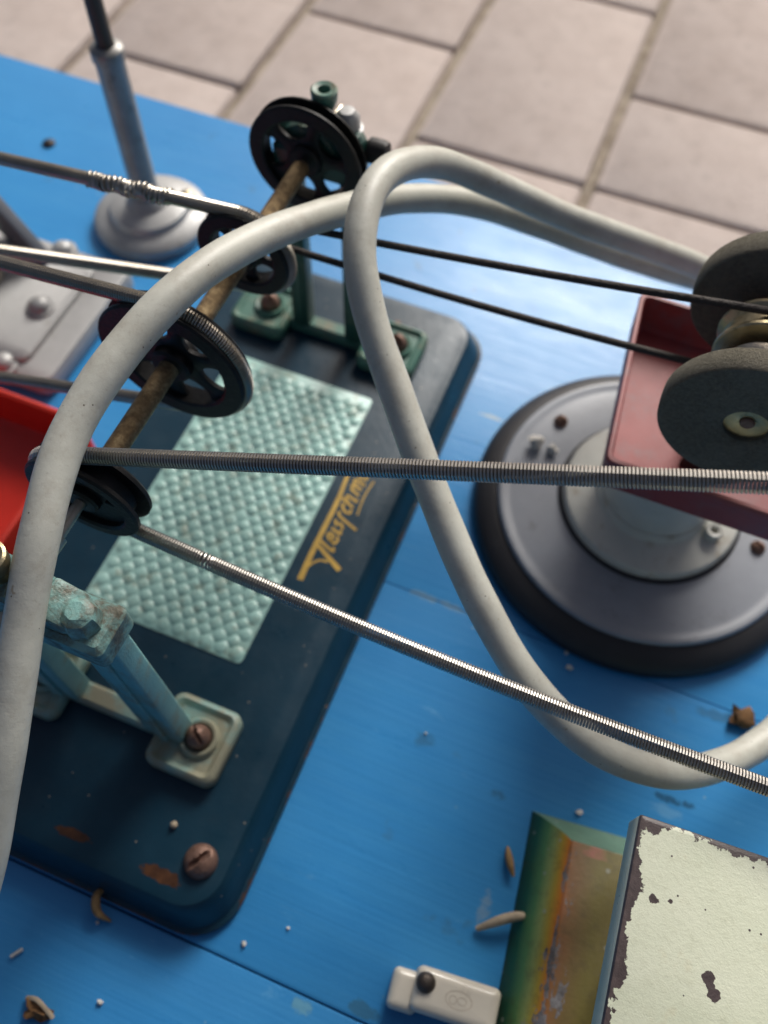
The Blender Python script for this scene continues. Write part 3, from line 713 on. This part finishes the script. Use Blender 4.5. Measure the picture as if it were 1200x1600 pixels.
# ------------------------------------------------------------------ grey cast machine
gm = empty('cast_machine', (-22, 15.7, 0), 'silver grey cast machine base with ribbed edge and bolts beside the red tray', 'machine')
V, F = rr_stack(-30, -17.05, 12.75, 18.75, .5, [(.06, 0), (0, .1), (0, .6), (.1, .78), (.22, .82)], n=5); mesh('bed', V, F, MAT['silver'], gm, 35)
V, F = rr_stack(-30, -18.15, 13.2, 18.1, .45, [(0, .7), (.04, 1.0), (.2, 1.1)], n=5); mesh('raised_deck', V, F, MAT['silver'], gm, 35)
for x, y in ((-18.95, 15.5), (-18.9, 12.98), (-19.9, 18.4)):
    z = 1.08 if 13.3 < y < 18 else .8
    V, F = lathe([(0, z + .42), (.24, z + .38), (.36, z + .26), (.38, z + .12), (.52, z + .1), (.54, z - .02)], 24, (x, y, 0)); mesh('bolt', V, F, MAT['silver'], gm, 40)
V, F = rbox((-21.05, 17.6, 2.3), (.95, .5, 4.6), .08, 2, Matrix.Rotation(-.52, 3, 'Y')); mesh('strut', V, F, MAT['slate'], gm)
V, F = lathe([(0, 1.0), (1.0, 1.0), (1.0, 1.5), (.85, 1.75), (.4, 1.9), (0, 1.92)], 32, (-21.9, 16.95, 0)); mesh('boss', V, F, MAT['silver'], gm, 40)
V, F = rbox((-22.6, 14.9, 2.1), (3.6, 3.2, 2.3), .5, 4); mesh('housing', V, F, MAT['tan'], gm)

# ------------------------------------------------------------------ red tray at the edge of the frame
rt = empty('open_tray', (-19, 8.2, 0), 'bright red open tray between the cast machine and the line shaft plate', 'tray')
V, F = rr_stack(-25, -14.25, 5.2, 11.5, .5, [(.1, 0), (0, .1), (0, 1.9), (.04, 2.0), (.14, 2.04), (.24, 2.0), (.28, 1.9), (.34, .5), (.6, .36)], n=6); mesh('pan', V, F, MAT['bright_red'], rt, 35)

# ------------------------------------------------------------------ printed tin base and pale green tin box
def rotated(o, deg): o.rotation_euler = (0, 0, math.radians(deg))
tb = empty('printed_tin_plinth', (2.72, 5.75, 0), 'printed tin base with sloping green, yellow and orange edge under the pale box', 'tin base')
def tb_mesh(name, V, F, m):
    V = [(x + 2.72, y + 5.75, z) for x, y, z in V]; return mesh(name, V, F, m, tb, 30)
W, D, h, ins = 9.0, 10.0, 1.25, .95
Vs, Fs = [], []
for j in range(41):
    yy = -D * j / 40
    for i in range(9):
        t = i / 8; xx = ins * t; lim = -ins * .75 * t
        Vs.append((xx, min(yy, lim), h * (1 - (1 - t) ** 1.5)))
for j in range(40):
    for i in range(8): Fs.append([j * 9 + i, j * 9 + i + 1, (j + 1) * 9 + i + 1, (j + 1) * 9 + i])
tb_mesh('left_slope', Vs, Fs, MAT['slope'])
Vs = [(0, 0, 0), (W, 0, 0), (W, -ins * .75, h), (ins, -ins * .75, h), (W * .5, 0, 0), (W * .5, -ins * .75, h)]
tb_mesh('back_slope', Vs, [[0, 4, 5, 3], [4, 1, 2, 5]], MAT['back'])
V, F = rr_stack(ins, W, -D, -ins * .75, .05, [(0, .1), (0, h), (.04, h + .02)], n=2); tb_mesh('top_panel', V, F, MAT['top'])
rotated(tb, 6.2)

bx = empty('tin_box', (4.0, 4.92, 0), 'pale green tin box with flaking paint and dark brown chipped edges', 'box')
def bx_mesh(name, V, F, m, sm=30):
    V = [(x + 4.0, y + 4.92, z) for x, y, z in V]; return mesh(name, V, F, m, bx, sm)
V, F = rr_stack(0, 6.5, -8.5, 0, .06, [(.04, 6.1), (0, 6.15), (0, 6.9), (.03, 6.97), (.1, 7.0)], n=3)
# finely divided lid so the edges read soft
bx_mesh('lid', V, F, MAT['box'], 40)
V, F = rr_stack(1.5, 5.8, -7.8, -1.2, .1, [(0, 1.28), (0, 6.12)], n=2); bx_mesh('body', V, F, MAT['inner'])
rotated(bx, 3.2)

# ------------------------------------------------------------------ porcelain terminal block
ce = empty('terminal_block', (1.08, 1.0, 0), 'small ivory porcelain terminal block with a dark screw and oval stamp', 'terminal block')
def ce_mesh(name, V, F, m, sm=50):
    V = [(x + 1.08, y + 1.0, z) for x, y, z in V]; return mesh(name, V, F, m, ce, sm)
V, F = rr_stack(0, 2.12, -1.02, .02, .17, [(.06, 0), (0, .08), (0, .82), (.05, .94), (.14, 1.0), (.26, 1.02)], n=6); body = ce_mesh('body', V, F, MAT['porcelain'])
V, F = rr_stack(-.55, .2, -1.12, -.16, .15, [(.05, 0), (0, .06), (0, .5), (.05, .62), (.14, .68), (.22, .69)], n=6); ce_mesh('step', V, F, MAT['porcelain'])
V, F = lathe([(0, 1.19), (.1, 1.18), (.2, 1.12), (.245, 1.02), (.245, .9)], 28, (.26, -.34, 0)); ce_mesh('screw', V, F, MAT['balls'])
Vm, Fm = [], []
def ring(cx, cy, a, b, w, z=1.0225, n=36):
    o = len(Vm)
    for k in range(n):
        t = 2 * math.pi * k / n
        Vm.append((cx + a * math.cos(t), cy + b * math.sin(t), z)); Vm.append((cx + (a - w) * math.cos(t), cy + (b - w) * math.sin(t), z))
    for k in range(n): Fm.append([o + 2 * k, o + 2 * k + 1, o + 2 * ((k + 1) % n) + 1, o + 2 * ((k + 1) % n)])
ring(1.12, -.5, .34, .21, .03); ring(.98, -.52, .1, .1, .022, 1.0235); ring(1.2, -.5, .12, .09, .022, 1.0245)
ce_mesh('oval_stamp', Vm, Fm, MAT['mark'], 0)
rotated(ce, 5.8)

# ------------------------------------------------------------------ litter on the board and plate
def bit(name, V, F, m, label, cat, group=None): return tag(mesh(name, V, F, MAT[m], None, 60), label, cat, group)
V, F = tube(catmull([(-7.15, -.32, .2), (-7.22, -.62, .42), (-7.02, -.95, .35), (-6.66, -1.02, .1)], 8), np.array([.03 + .09 * math.sin(math.pi * k / 24) for k in range(25)]), 10)
bit('curled_husk', V, F, 'husk', 'curled yellow brown husk lying beside the dark blue plate', 'husk')
Vb, Fb = lump((-7.3, -3.45, .16), (.34, .2, .16), 11, .7); bit('bark_crumb', Vb, Fb, 'bark', 'brown bark crumb with a pale splinter on the bare board', 'crumb')
V, F = tube(catmull([(-7.7, -3.3, .1), (-7.4, -3.22, .3), (-7.1, -3.3, .32), (-6.85, -3.42, .2)], 6), .06, 6); bit('splinter', V, F, 'chip', 'pale splinter resting on the brown bark crumb', 'splinter')
V, F = lump((7.6, 10.55, .2), (.34, .26, .2), 5, .7); bit('bark_crumb', V, F, 'bark', 'orange brown crumb beside the bend of the grey cable', 'crumb')
V, F = tube(catmull([(2.22, 2.35, .12), (2.62, 2.68, .34), (3.0, 2.95, .42), (3.36, 3.12, .34)], 8), np.array([.05 + .08 * math.sin(math.pi * (k + 2) / 29) for k in range(25)]), 8); bit('wood_sliver', V, F, 'chip', 'pale wood sliver sticking out from under the printed tin base', 'sliver')
V, F = tube(catmull([(2.36, 4.58, .1), (2.5, 4.25, .2), (2.72, 3.9, .2)], 8), np.array([.04 + .07 * math.sin(math.pi * k / 16) for k in range(17)]), 8); bit('wood_sliver', V, F, 'husk', 'brownish sliver lying along the green edge of the printed tin', 'sliver')
V, F = lathe([(0, .16), (.18, .13), (.28, .05), (.28, .0)], 20, (-24.5, 24.2, 0)); bit('nail_head', V, F, 'nail', 'dark nail head in the board behind the slender post', 'nail')
V, F = tube(catmull([(-8.6, -2.68, .06), (-8.42, -2.42, .08)], 6), .05, 6); bit('paint_flake', V, F, 'crumb', 'thin white flake lying alone on the blue board', 'flake')
V, F = lump((-6.0, 1.62, 1.28), (.1, .1, .09), 2, .15); bit('bead', V, F, 'chip', 'tiny tan bead on the dark blue plate', 'bead')
for i, (x, y, z, r, lab) in enumerate([
        (2.54, 10.12, 0, .11, 'larger pale crumb lying in front of the black grinder foot'), (2.32, 10.55, 0, .07, 'smaller pale crumb close against the black grinder foot'),
        (3.94, 6.2, 0, .1, 'pale crumb just behind the printed tin plinth'), (-5.99, -2.73, 0, .09, 'pale crumb beside the brown bark crumb'),
        (-3.25, -.21, 0, .08, 'pale crumb by the rounded corner of the dark blue plate'), (-2.34, .56, 0, .05, 'tiny pale speck off the long side of the dark blue plate'),
        (-6.98, -1.18, 0, .06, 'tiny pale speck at the tip of the curled husk'), (-.79, 6.64, 0, .05, 'tiny pale speck on bare board under the lower spring strand'),
        (-.72, 16.75, 1.06, .24, 'larger of two white crumbs on the grey grinder foot'), (-.15, 16.7, 1.06, .2, 'smaller of two white crumbs on the grey grinder foot')]):
    V, F = lump((x, y, z + r * .6), (r, r * .85, r * .75), 20 + i, .5, 1 if r < .15 else 2); bit('crumb', V, F, 'crumb', lab, 'crumb', 'pale crumbs')
